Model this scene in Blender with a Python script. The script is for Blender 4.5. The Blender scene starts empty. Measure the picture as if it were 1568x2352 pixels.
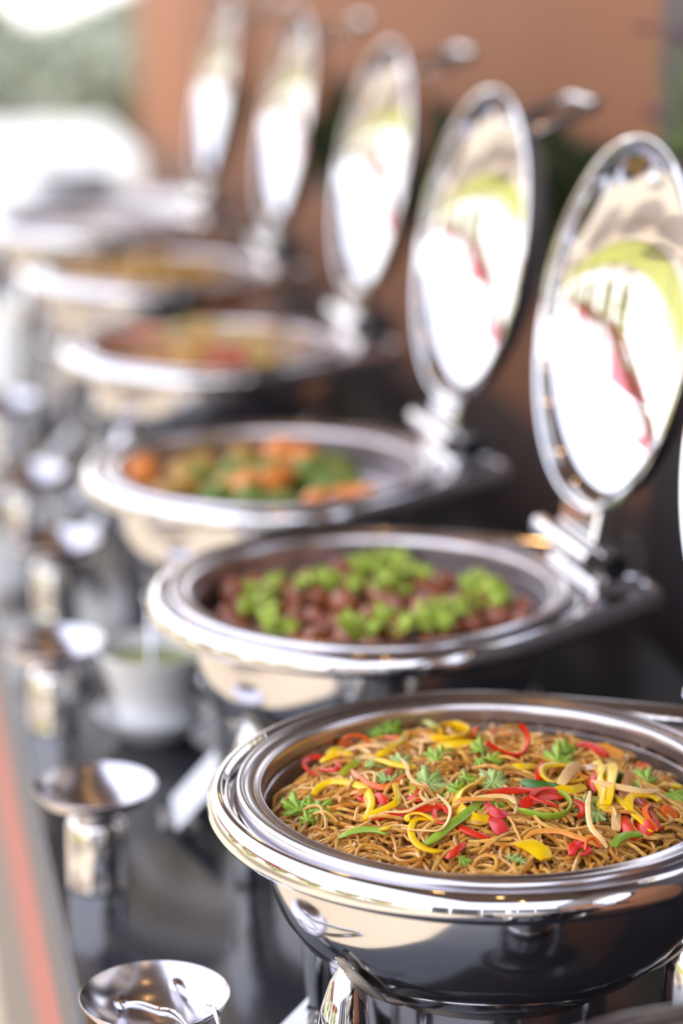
import bpy, math, random
import numpy as np
from mathutils import Vector, Matrix
rnd = random.Random(7); rng = np.random.default_rng(7)
PI = math.pi; R = math.radians
scene = bpy.context.scene
col = scene.collection
T = 0.85                                   # counter top height

# ---------------------------------------------------------------- camera
cd = bpy.data.cameras.new('camera'); cam = bpy.data.objects.new('camera', cd); col.objects.link(cam)
cam.location = (0, 0, 1.83); cam.rotation_euler = (R(90 - 15.3), 0, R(-11.6))
cd.lens = 85; cd.sensor_width = 36; cd.clip_start = 0.05; cd.clip_end = 200
cd.dof.use_dof = True; cd.dof.focus_distance = 1.835; cd.dof.aperture_fstop = 2.0
scene.camera = cam
# ---------------------------------------------------------------- sky, sun, exposure
w = bpy.data.worlds.new('sky'); scene.world = w; w.use_nodes = True
nt = w.node_tree; nt.nodes.clear()
wo = nt.nodes.new('ShaderNodeOutputWorld'); bg = nt.nodes.new('ShaderNodeBackground')
tc = nt.nodes.new('ShaderNodeTexCoord'); sp = nt.nodes.new('ShaderNodeSeparateXYZ'); cr = nt.nodes.new('ShaderNodeValToRGB')
cr.color_ramp.elements[0].position = 0.0; cr.color_ramp.elements[0].color = (1.0, 0.97, 0.93, 1)
cr.color_ramp.elements[1].position = 0.7; cr.color_ramp.elements[1].color = (0.74, 0.80, 1.0, 1)
nt.links.new(tc.outputs['Generated'], sp.inputs[0]); nt.links.new(sp.outputs['Z'], cr.inputs[0])
nt.links.new(cr.outputs[0], bg.inputs[0]); nt.links.new(bg.outputs[0], wo.inputs[0]); bg.inputs[1].default_value = 3.1
sd = bpy.data.lights.new('sun', 'SUN'); sun = bpy.data.objects.new('sun', sd); col.objects.link(sun)
sd.energy = 3.6; sd.angle = R(2); sd.color = (1.0, 0.93, 0.80); sun.rotation_euler = (R(5), R(-10), 0)
vs = scene.view_settings; vs.view_transform = 'Standard'; vs.look = 'None'; vs.exposure = 0.0; vs.gamma = 1.0; vs.use_curve_mapping = False
cy = scene.cycles; cy.max_bounces = 7; cy.diffuse_bounces = 3; cy.glossy_bounces = 5; cy.transmission_bounces = 2
cy.transparent_max_bounces = 2; cy.caustics_reflective = False; cy.caustics_refractive = False
cy.sample_clamp_indirect = 6.0; cy.blur_glossy = 0.5; cy.use_denoising = True
cy.use_adaptive_sampling = True; cy.adaptive_threshold = 0.02

# ---------------------------------------------------------------- materials
def mat(name, c, rough=0.5, metal=0.0, vary=0.0, scale=20.0, c2=None, bump=0.0, bscale=200.0, stretch=None, attr=False, coat=0.0, sss=0.0, emit=0.0, spec=None):
    m = bpy.data.materials.new(name); m.use_nodes = True; t = m.node_tree; b = t.nodes['Principled BSDF']
    b.inputs['Base Color'].default_value = (*c, 1); b.inputs['Roughness'].default_value = rough; b.inputs['Metallic'].default_value = metal
    b.inputs['Coat Weight'].default_value = coat; b.inputs['Coat Roughness'].default_value = 0.12
    if spec is not None: b.inputs['Specular IOR Level'].default_value = spec
    if sss: b.inputs['Subsurface Weight'].default_value = sss; b.inputs['Subsurface Scale'].default_value = 0.004
    if emit: b.inputs['Emission Color'].default_value = (*c, 1); b.inputs['Emission Strength'].default_value = emit
    tcn = t.nodes.new('ShaderNodeTexCoord'); src = tcn.outputs['Object']
    if stretch:
        mp = t.nodes.new('ShaderNodeMapping'); mp.inputs['Scale'].default_value = stretch; t.links.new(src, mp.inputs[0]); src = mp.outputs[0]
    if c2 is not None:
        n = t.nodes.new('ShaderNodeTexNoise'); n.inputs['Scale'].default_value = scale; n.inputs['Detail'].default_value = 4; t.links.new(src, n.inputs['Vector'])
        rp = t.nodes.new('ShaderNodeValToRGB'); rp.color_ramp.elements[0].position = 0.5 - 0.5 * max(.04, 1 - vary); rp.color_ramp.elements[1].position = 0.5 + 0.5 * max(.04, 1 - vary)
        rp.color_ramp.elements[0].color = (*c, 1); rp.color_ramp.elements[1].color = (*c2, 1)
        t.links.new(n.outputs['Fac'], rp.inputs[0]); o = rp.outputs[0]
        if attr:
            at = t.nodes.new('ShaderNodeAttribute'); at.attribute_name = 'tint'
            mx = t.nodes.new('ShaderNodeMix'); mx.data_type = 'RGBA'; mx.blend_type = 'MULTIPLY'; mx.inputs[0].default_value = 1
            t.links.new(o, mx.inputs[6]); t.links.new(at.outputs['Color'], mx.inputs[7]); o = mx.outputs[2]
        t.links.new(o, b.inputs['Base Color'])
    if bump:
        n2 = t.nodes.new('ShaderNodeTexNoise'); n2.inputs['Scale'].default_value = bscale; n2.inputs['Detail'].default_value = 3; t.links.new(src, n2.inputs['Vector'])
        bp = t.nodes.new('ShaderNodeBump'); bp.inputs['Strength'].default_value = bump; bp.inputs['Distance'].default_value = 0.001
        t.links.new(n2.outputs['Fac'], bp.inputs['Height']); t.links.new(bp.outputs[0], b.inputs['Normal'])
    return m
M = {}
M['chrome'] = mat('polished_steel', (.72, .71, .73), .05, 1, c2=(.80, .79, .81), scale=30, vary=.5)
M['body'] = mat('polished_steel_bowl', (.62, .61, .62), .09, 1, c2=(.70, .69, .70), scale=8, vary=.5, bump=.05, bscale=30, stretch=(1, 1, .2))
_t = M['body'].node_tree; _b = _t.nodes['Principled BSDF']; _b.inputs['Anisotropic'].default_value = .55; _b.inputs['Roughness'].default_value = .11
_tg = _t.nodes.new('ShaderNodeTangent'); _tg.direction_type = 'RADIAL'; _tg.axis = 'Z'; _t.links.new(_tg.outputs[0], _b.inputs['Tangent'])
M['satin'] = mat('satin_steel', (.60, .57, .60), .20, 1, c2=(.70, .67, .70), scale=60, vary=.3, bump=.05, bscale=400, stretch=(1, 1, 6))
M['panwall'] = mat('brushed_steel', (.62, .58, .61), .34, 1, c2=(.70, .66, .69), scale=60, vary=.3)
M['lidin'] = mat('mirror_steel', (.80, .80, .81), .035, 1)
M['bracket'] = mat('dull_cast_metal', (.50, .46, .42), .42, .55, c2=(.62, .57, .52), scale=120, vary=.3)
M['dark_steel'] = mat('dark_steel', (.16, .15, .16), .3, 1, c2=(.25, .24, .24), scale=90)
M['black'] = mat('black_plastic', (.006, .006, .008), .4)
M['granite'] = mat('black_granite', (.010, .010, .013), .12, 0, c2=(.05, .05, .058), scale=420, vary=.75, spec=.55)
M['granite_edge'] = mat('rough_granite_edge', (.035, .035, .045), .5, 0, c2=(.13, .13, .16), scale=300, vary=.6)
M['red'] = mat('red_lacquer', (.40, .075, .075), .45, c2=(.37, .065, .065), scale=3)
M['panel'] = mat('beige_panel', (.17, .15, .145), .6, c2=(.21, .18, .17), scale=4)
M['porcelain'] = mat('white_porcelain', (.86, .86, .87), .15, coat=.5)
M['sauce'] = mat('green_sauce', (.22, .24, .025), .3, c2=(.33, .32, .06), scale=90)
M['paper'] = mat('white_card', (.85, .86, .90), .6)
M['noodle'] = mat('noodle', (.64, .25, .025), .36, c2=(1.0, .65, .18), scale=150, vary=.45, attr=True, coat=.35, bump=.25, bscale=700)
M['mince'] = mat('soy_mince', (.20, .055, .012), .45, c2=(.50, .20, .05), scale=200, attr=True)
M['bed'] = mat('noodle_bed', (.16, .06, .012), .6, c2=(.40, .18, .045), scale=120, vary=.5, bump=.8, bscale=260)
def veg(n, a, b): return mat(n, a, .30, c2=b, scale=90, vary=.35, coat=.12, sss=.04, bump=.1, bscale=220)
V = dict(y=veg('yellow_pepper', (.90, .50, .0), (.96, .66, .006)), r=veg('red_pepper', (.66, .012, .006), (.82, .05, .012)), o=veg('orange_red_pepper', (.80, .10, .008), (.88, .19, .015)),
         k=veg('pinkish_red_pepper', (.56, .012, .02), (.74, .05, .05)), g=veg('green_pepper', (.20, .38, .015), (.42, .56, .06)), og=veg('olive_pepper', (.36, .38, .015), (.50, .48, .03)),
         dg=veg('dark_green_pepper', (.035, .12, .012), (.07, .20, .02)), p=veg('pale_carrot', (.98, .50, .12), (1.0, .74, .38)), c=veg('orange_carrot', (.90, .28, .03), (.92, .42, .08)), w=veg('blanched_carrot', (.88, .62, .46), (.92, .72, .55)))
M['leaf'] = mat('coriander_leaf', (.20, .38, .015), .42, c2=(.48, .64, .08), scale=120, vary=.4, sss=.15, bump=.3, bscale=500, coat=.15)
M['leaf_pale'] = mat('pale_coriander_leaf', (.34, .48, .09), .45, c2=(.58, .68, .26), scale=160, vary=.4, sss=.15, bump=.3, bscale=500)
M['stem'] = mat('coriander_stem', (.30, .48, .10), .4)
M['lettuce'] = mat('lettuce', (.30, .44, .03), .45, c2=(.60, .70, .10), scale=50, sss=.1)
M['meat'] = mat('glazed_meatball', (.19, .042, .016), .30, c2=(.52, .15, .05), scale=60, coat=.5, bump=.6, bscale=160)
M['gravy'] = mat('brown_gravy', (.10, .03, .008), .3, c2=(.22, .08, .015), scale=40, coat=.3)
M['carrot'] = mat('carrot_chunk', (.88, .22, .02), .35, c2=(.92, .32, .04), scale=30, coat=.2)
M['potato'] = mat('spiced_potato', (.50, .26, .04), .45, c2=(.62, .36, .07), scale=30)
M['broccoli'] = mat('broccoli', (.10, .16, .02), .6, c2=(.24, .32, .05), scale=90, bump=1, bscale=220)
M['wall'] = mat('terracotta_plaster', (.31, .125, .055), .75, c2=(.35, .145, .07), scale=1.5, bump=.3, bscale=60)
M['upper'] = mat('grey_upper_wall', (.17, .155, .165), .7, c2=(.20, .185, .195), scale=2)
M['shade_low'] = mat('shaded_lower_wall', (.12, .078, .068), .5, c2=(.15, .10, .085), scale=3, stretch=(1, 1, .1))  # shade on the lower wall, put into a dark base colour
M['column'] = mat('dark_column', (.045, .034, .036), .5, c2=(.055, .042, .045), scale=3)
M['ceil'] = mat('ceiling_paint', (.16, .13, .13), .8, c2=(.18, .15, .15), scale=2)
M['back'] = mat('slit_wall_paint', (.075, .075, .095), .6, c2=(.10, .10, .12), scale=2)
M['pale_post'] = mat('pale_post', (.55, .55, .60), .6, c2=(.60, .60, .64), scale=2)
M['floor'] = mat('beige_floor', (.60, .50, .36), .7, c2=(.64, .54, .40), scale=2)
M['lawn'] = mat('lawn', (.27, .26, .03), .9, c2=(.33, .32, .05), scale=3)
M['paving'] = mat('cream_paving', (.48, .38, .26), .8, c2=(.52, .43, .31), scale=2)
M['foliage'] = mat('hedge_leaves', (.035, .055, .018), .6, c2=(.07, .09, .03), scale=5)
M['foliage_far'] = mat('far_tree_leaves', (.22, .25, .18), .7, c2=(.34, .36, .28), scale=3)
M['foliage_sun'] = mat('sunlit_leaves', (.40, .38, .06), .7, c2=(.50, .46, .12), scale=3)
M['bark'] = mat('bark', (.10, .07, .05), .8, c2=(.14, .1, .07), scale=10)
M['parasol'] = mat('red_parasol_cloth', (.50, .10, .12), .7, c2=(.55, .14, .15), scale=5)
M['parasol_white'] = mat('white_parasol_cloth', (.60, .50, .50), .7, c2=(.65, .56, .55), scale=5)
M['orchid'] = mat('purple_orchid', (.26, .07, .22), .6, c2=(.38, .14, .32), scale=30)
M['bulb'] = mat('warm_bulb', (1.0, .55, .20), .5, emit=60)
M['brass'] = mat('lamp_brass', (.5, .35, .15), .3, 1)

# ---------------------------------------------------------------- geometry helpers
class G:
    def __init__(s): s.v = []; s.f = []
    def add(s, v, f):
        n = len(s.v); s.v += [tuple(map(float, p)) for p in v]; s.f += [tuple(i + n for i in q) for q in f]; return s
    def xf(s, m): s.v = [tuple(m @ Vector(p)) for p in s.v]; return s
def obj(name, g, m, parent=None, smooth=True, loc=None, ang=35):
    me = bpy.data.meshes.new(name); me.from_pydata(g.v, [], g.f); me.update()
    if m: me.materials.append(m)
    if smooth:
        me.polygons.foreach_set('use_smooth', [True] * len(me.polygons))
        if ang and hasattr(me, 'set_sharp_from_angle'): me.set_sharp_from_angle(angle=R(ang))
    o = bpy.data.objects.new(name, me); col.objects.link(o)
    if parent: o.parent = parent
    if loc is not None: o.location = loc
    return o
def tag(o, label=None, cat=None, group=None, kind=None):
    for k, x in (('label', label), ('category', cat), ('group', group), ('kind', kind)):
        if x: o[k] = x
    return o
def empty(name, loc=(0, 0, 0), rz=0, label=None, cat=None, group=None):
    o = bpy.data.objects.new(name, None); col.objects.link(o); o.location = loc; o.rotation_euler = (0, 0, rz); o.empty_display_size = .05
    return tag(o, label, cat, group)
def kids(o): return [c for c in bpy.data.objects if c.parent == o]
def copy_tree(o, parent=None):
    c = o.copy(); col.objects.link(c); c.parent = parent
    for k in kids(o): copy_tree(k, c)
    return c
def lathe(prof, n=96, a0=0, close=True):
    v = []; f = []; m = len(prof)
    for i in range(n):
        a = 2 * PI * i / n
        for r, z in prof: v.append((r * math.cos(a), r * math.sin(a), z))
    for i in range(n):
        j = (i + 1) % n
        for k in range(m - 1): f.append((i * m + k, j * m + k, j * m + k + 1, i * m + k + 1))
    return v, f
def box(x0, x1, y0, y1, z0, z1, b=0.0):
    if b <= 0:
        v = [(x, y, z) for z in (z0, z1) for y in (y0, y1) for x in (x0, x1)]
        return v, [(0, 2, 3, 1), (4, 5, 7, 6), (0, 1, 5, 4), (1, 3, 7, 5), (3, 2, 6, 7), (2, 0, 4, 6)]
    pts = []
    def ring(xa, xb, ya, yb, z, c):
        return [(xa + c, ya, z), (xb - c, ya, z), (xb, ya + c, z), (xb, yb - c, z), (xb - c, yb, z), (xa + c, yb, z), (xa, yb - c, z), (xa, ya + c, z)]
    rs = [ring(x0 + b, x1 - b, y0 + b, y1 - b, z0, b * .5), ring(x0, x1, y0, y1, z0 + b, b), ring(x0, x1, y0, y1, z1 - b, b), ring(x0 + b, x1 - b, y0 + b, y1 - b, z1, b * .5)]
    v = [p for r_ in rs for p in r_]; f = [tuple(reversed(range(8))), tuple(range(24, 32))]
    for k in range(3):
        for i in range(8):
            j = (i + 1) % 8; f.append((k * 8 + i, k * 8 + j, k * 8 + 8 + j, k * 8 + 8 + i))
    return v, f
def frames(P):
    P = [Vector(p) for p in P]; n = len(P); Tn = []
    for i in range(n):
        d = P[min(i + 1, n - 1)] - P[max(i - 1, 0)]; Tn.append(d.normalized() if d.length > 1e-9 else Vector((1, 0, 0)))
    a = Vector((0, 0, 1)) if abs(Tn[0].z) < .9 else Vector((1, 0, 0)); N = []
    a = (a - Tn[0] * a.dot(Tn[0])).normalized()
    for t in Tn:
        a = (a - t * a.dot(t)); a = a.normalized() if a.length > 1e-6 else Vector((0, 1, 0)); N.append(a.copy())
    return P, Tn, N
def tube(P, rad, k=8, cap=True, flat=1.0):
    P, Tn, N = frames(P); n = len(P); rad = rad if hasattr(rad, '__len__') else [rad] * n; v = []; f = []
    for p, t, a, r in zip(P, Tn, N, rad):
        b = t.cross(a)
        for j in range(k):
            q = 2 * PI * j / k; v.append(p + a * math.cos(q) * r * flat + b * math.sin(q) * r)
    for i in range(n - 1):
        for j in range(k):
            j2 = (j + 1) % k; f.append((i * k + j, i * k + j2, i * k + k + j2, i * k + k + j))
    if cap: f.append(tuple(reversed(range(k)))); f.append(tuple(range((n - 1) * k, n * k)))
    return v, f
def spline(P, m=6):
    P = [Vector(p) for p in P]
    if len(P) < 3: return [P[0].lerp(P[-1], i / (m * 2)) for i in range(m * 2 + 1)]
    Q = [P[0] * 2 - P[1]] + P + [P[-1] * 2 - P[-2]]; o = []
    for i in range(1, len(Q) - 2):
        a, b, c, d = Q[i - 1:i + 3]
        for j in range(m):
            t = j / m; o.append(.5 * ((2 * b) + (c - a) * t + (2 * a - 5 * b + 4 * c - d) * t * t + (3 * b - a - 3 * c + d) * t ** 3))
    return o + [P[-1]]
def ribbon(P, wid, th, wv, taper=.25):
    """rounded rectangular strip; wv(i, tangent) gives the width direction"""
    n = len(P); v = []; f = []; sec = [(-.5, -.25), (-.36, -.5), (.36, -.5), (.5, -.25), (.5, .25), (.36, .5), (-.36, .5), (-.5, .25)]
    for i, p in enumerate(P):
        t = (P[min(i + 1, n - 1)] - P[max(i - 1, 0)]).normalized(); a = wv(i, t); a = (a - t * a.dot(t)).normalized(); b = t.cross(a)
        e = min(i, n - 1 - i) / (n - 1); s = 1 - taper * max(0, 1 - e * 7)
        for x, y in sec: v.append(p + a * x * wid * s + b * y * th * s)
    for i in range(n - 1):
        for j in range(8):
            j2 = (j + 1) % 8; f.append((i * 8 + j, i * 8 + j2, i * 8 + 8 + j2, i * 8 + 8 + j))
    f.append(tuple(reversed(range(8)))); f.append(tuple(range((n - 1) * 8, n * 8)))
    return v, f
def prism(poly, z0, z1):
    n = len(poly); v = [(x, y, z0) for x, y in poly] + [(x, y, z1) for x, y in poly]
    return v, [tuple(reversed(range(n))), tuple(range(n, 2 * n))] + [(i, (i + 1) % n, n + (i + 1) % n, n + i) for i in range(n)]
def swap(vf, fn): return [fn(*p) for p in vf[0]], vf[1]
def lump(r, seed, sub=2, amp=.18, sq=(1, 1, 1)):
    import bmesh
    bm = bmesh.new(); bmesh.ops.create_icosphere(bm, subdivisions=sub, radius=1)
    rr = random.Random(seed); ds = [Vector((rr.gauss(0, 1), rr.gauss(0, 1), rr.gauss(0, 1))).normalized() for _ in range(9)]; am = [rr.uniform(-1, 1) * amp for _ in ds]
    v = []
    for x in bm.verts:
        p = x.co.normalized(); k = 1 + sum(a * max(0, p.dot(d)) ** 3 for a, d in zip(am, ds)); v.append((p.x * k * r * sq[0], p.y * k * r * sq[1], p.z * k * r * sq[2]))
    f = [tuple(q.index for q in fc.verts) for fc in bm.faces]; bm.free(); return v, f
def leaf_cards(n, cen, ext, size, seed):
    """a mass of small bent leaves inside an ellipsoid"""
    r_ = np.random.default_rng(seed); g = G()
    for i in range(n):
        d = r_.normal(size=3); d /= np.linalg.norm(d); q = np.array(cen) + d * np.array(ext) * (r_.uniform(.55, 1.0))
        a = Vector(r_.normal(size=3)).normalized(); b = a.cross(Vector(r_.normal(size=3))).normalized(); s = size * r_.uniform(.6, 1.3); c = Vector(q); nn = a.cross(b) * s * .15
        g.add([c - a * s, c - b * s * .45 + nn, c + a * s, c + b * s * .45 + nn], [(0, 1, 2), (0, 2, 3)])
    return g

# ================================================================ THE SETTING
def struct(name, vf, m): return tag(obj(name, G().add(*vf), m, smooth=False), kind='structure')
struct('floor', box(-3.6, 6, -6, 16, -.1, 0), M['floor'])
struct('trim_1', box(-16, -3.6, -14, 30, -.1, -.01), M['paving'])
struct('wall_right', box(1.32, 1.5, -2.6, 11, .62, 1.92), M['wall'])
struct('trim_3', box(1.30, 1.5, -2.6, 11, 1.92, 3.2), M['upper'])
struct('wall_right_shaded_low', box(1.30, 1.5, -2.6, 11, 0, .62), M['shade_low'])  # lower wall, coloured dark for the shade behind the counter
struct('trim_2', box(1.24, 1.32, 1.0, 4.95, .80, 1.92), M['wall'])
struct('trim_4', box(1.225, 1.32, 1.0, 4.95, 0, .80), M['shade_low'])  # taller near strip with the same painted shade
xs = [(-2.6, -2.05), (-1.85, -1.5), (-1.44, -.95), (-.85, -.62), (-.58, -.2), (-.04, .12), (.16, .62), (.66, 1.5)]
for i, (a, b) in enumerate(xs): struct('unseen_slit_wall' if i == 0 else 'unseen_slit_wall.%03d' % i, box(a, b, -2.8, -2.6, 0, 2.5), M['back'])  # unseen wall behind the camera, slits added for bright streaks in the steel
struct('ceiling', box(-.38, 1.5, -.2, 9.0, 3.2, 3.35), M['ceil'])
t = tag(obj('wooden_column', G().add(*box(1.175, 1.30, 1.2, 3.42, 0, 3.2, .01)), M['column'], smooth=False), 'dark brown column at the right edge behind the nearest lids', 'column')
CX0, CX1, CY0, CY1 = .16, .98, .2, 9.2
ct = empty('buffet_counter', (.57, 4.5, 0), 0, 'long buffet counter with polished black stone top and red fascia', 'counter')
def cpart(n, b, m): g = G().add(*b); g.v = [(x - .57, y - 4.5, z) for x, y, z in g.v]; return obj(n, g, m, ct, smooth=False)
cpart('stone_top', box(CX0 + .004, CX1, CY0, CY1, T - .02, T, .002), M['granite'])
cpart('stone_edge', box(CX0, CX0 + .03, CY0, CY1, T - .105, T - .003, .003), M['granite_edge'])
cpart('red_fascia', box(CX0 + .008, CX0 + .04, CY0, CY1, T - .34, T - .105, .002), M['red'])
cpart('lower_panel', box(CX0 + .012, CX1 - .02, CY0, CY1, 0, T - .34), M['panel'])
# planters on the wall
for i, (y, l) in enumerate(((3.95, .9), (4.95, .9), (5.95, .9))):
    e = empty('wall_planter', (1.18, y, 1.10 - .04 * i), 0, ('dark leafy planter on the wall behind the nearest open lids', 'dark leafy planter on the wall behind the third open lid', 'dark leafy planter on the wall furthest along')[i], 'planter', 'wall planters behind the buffet')
    obj('trough', G().add(*box(-.05, .05, -l / 2, l / 2, 0, .06, .005)), M['bark'], e, smooth=False)
    g = G()
    for k in range(6): g.add(*(lambda q: (q.v, q.f))(leaf_cards(330, (0, -l / 2 + l * (k + .5) / 6, .15), (.09, .10, .12), .032, 40 + i * 9 + k)))
    tag(obj('foliage', g, M['foliage'], e, smooth=False), kind='stuff')
# far garden
for i, (x, y, s, h) in enumerate(((.1, 12.6, 1.1, .92), (2.0, 15.0, 1.0, .95), (-1.9, 14.9, .95, 1.0), (.2, 16.8, 1.2, 1.0))):
    e = empty('garden_shrub', (x, y, 0), 0, ('grey-green shrub beyond the end of the counter', 'grey-green shrub nearest the wall beyond the counter', 'grey-green shrub at the left beyond the counter', 'taller shrub behind the others beyond the counter')[i], 'shrub', 'garden shrubs beyond the buffet')
    tag(obj('foliage', leaf_cards(2600, (0, 0, h * .5), (s, .9, h * .55), .11, 90 + i), M['foliage_far'], e, smooth=False), kind='stuff')
    obj('stem', G().add(*tube([(0, 0, 0), (.05, 0, .3), (0, .05, .7)], [.05, .04, .02])), M['bark'], e)
# courtyard the open side looks on to, seen in the polished steel
tag(obj('lawn', G().add(*box(-11, -6, -12, 24, -.01, .03)), M['lawn'], smooth=False), kind='structure')
for i, (x, y) in enumerate(((-12.0, -7), (-12.5, -3.2), (-12.2, .8), (-12.6, 4.8), (-12.1, 9), (-12.6, 13.5))):
    e = empty('courtyard_tree', (x, y, 0), 0, 'sunlit yellow-green tree across the courtyard, seen only mirrored in steel', 'tree', 'courtyard trees seen in the reflections')
    tag(obj('crown', leaf_cards(1300, (0, 0, 1.9), (1.2, 1.75, 1.7), .18, 200 + i), M['foliage_sun'], e, smooth=False), kind='stuff')
    obj('trunk', G().add(*tube([(0, 0, 0), (.05, 0, .7), (0, 0, 1.5)], [.12, .09, .05])), M['bark'], e)
for i, (x, y) in enumerate(((-4.4, -1.0), (-4.0, 2.8), (-4.2, 6.4), (-3.4, 9.6), (-3.0, 13.2), (-6.6, 11.6))):
    e = empty('parasol', (x, y, 0), 0, 'red and white courtyard parasol, seen only mirrored in steel', 'parasol', 'courtyard parasols seen in the reflections')
    obj('pole', G().add(*tube([(0, 0, 0), (0, 0, 2.3)], .025)), M['pale_post'], e)
    for k in range(8):
        a, b = 2 * PI * k / 8, 2 * PI * (k + 1) / 8
        obj('canopy_panel', G().add([(0, 0, 2.35), (1.75 * math.cos(a), 1.75 * math.sin(a), 1.75), (1.75 * math.cos(b), 1.75 * math.sin(b), 1.75), (0, 0, 2.33), (1.75 * math.cos(a), 1.75 * math.sin(a), 1.73), (1.75 * math.cos(b), 1.75 * math.sin(b), 1.73)], [(0, 1, 2), (5, 4, 3), (1, 4, 5, 2)]), M['parasol' if k % 2 else 'parasol_white'], e, smooth=False)
for i in range(6):
    e = empty('ceiling_lamp', (.52, .3 + 1.25 * i, 3.2), 0, 'small warm ceiling lamp over the buffet, seen only as glints in steel', 'lamp', 'warm ceiling lamps over the buffet')
    obj('canopy', G().add(*lathe([(0, 0), (.05, 0), (.05, -.03), (.03, -.05), (0, -.05)], 16)), M['brass'], e)
    g = G().add(*lump(.028, 1, 2, 0)); g.v = [(x, y, z - .07) for x, y, z in g.v]; obj('bulb', g, M['bulb'], e)

# ================================================================ CHAFING DISHES
ZR = .27
BODY = [(.1785, .256), (.179, .235), (.1785, .215), (.1755, .195), (.168, .174), (.155, .155), (.138, .139), (.120, .128), (.106, .1225)]
def bowl_r(z):
    for (r0, z0), (r1, z1) in zip(BODY, BODY[1:]):
        if z >= z1: return r0 + (r1 - r0) * (z0 - z) / (z0 - z1) if z0 > z1 else r0
    return BODY[-1][0]
def outline():
    D = [((0, 0), .2235), ((.245, .068), .04), ((.245, -.068), .04)]; pts = []
    for i in range(144):
        a = 2 * PI * i / 144; n = (math.cos(a), math.sin(a)); c, r = max(D, key=lambda d: d[0][0] * n[0] + d[0][1] * n[1] + d[1])
        pts.append((c[0] + r * n[0], c[1] + r * n[1], n[0], n[1]))
    o = []
    for p, q in zip(pts, pts[1:] + pts[:1]):
        o.append(p); d = math.hypot(q[0] - p[0], q[1] - p[1]); k = int(d / .012)
        for j in range(1, k): o.append(tuple(p[m] + (q[m] - p[m]) * j / k for m in range(4)))
    return o
def frame_geo():
    O = outline(); prof = [(-.012, .2500), (-.005, .2475), (-.001, .2500), (.0000, .2545), (-.0006, .2600), (-.0028, .2650), (-.0062, .2685), (-.0100, .2700), (-.0125, .2695), (-.0142, .2665)]
    ring = [(.2065, .2660), (.2050, .2600), (.2010, .2590)]; v = []; f = []; m = 1 + len(prof) + len(ring)
    for x, y, nx, ny in O:
        a = math.atan2(y, x); c, s = math.cos(a), math.sin(a); v.append((.178 * c, .178 * s, .2515))
        for d, z in prof: v.append((x + nx * d, y + ny * d, z))
        for r, z in ring:
            if r > .203: v.append((r * c, r * s, z))
            else: v.append((r * c, r * s, z))
    n = len(O)
    for i in range(n):
        j = (i + 1) % n
        for k in range(m - 1): f.append((i * m + k, j * m + k, j * m + k + 1, i * m + k + 1))
    return G().add(v, f)
PX, PZ, LID_A = .227, .296, R(100)
def lidm(g):  # closed position -> opened about the hinge pin
    return g.xf(Matrix.Translation((PX, 0, PZ)) @ Matrix.Rotation(LID_A, 4, 'Y') @ Matrix.Translation((-PX, 0, -PZ)))
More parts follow.
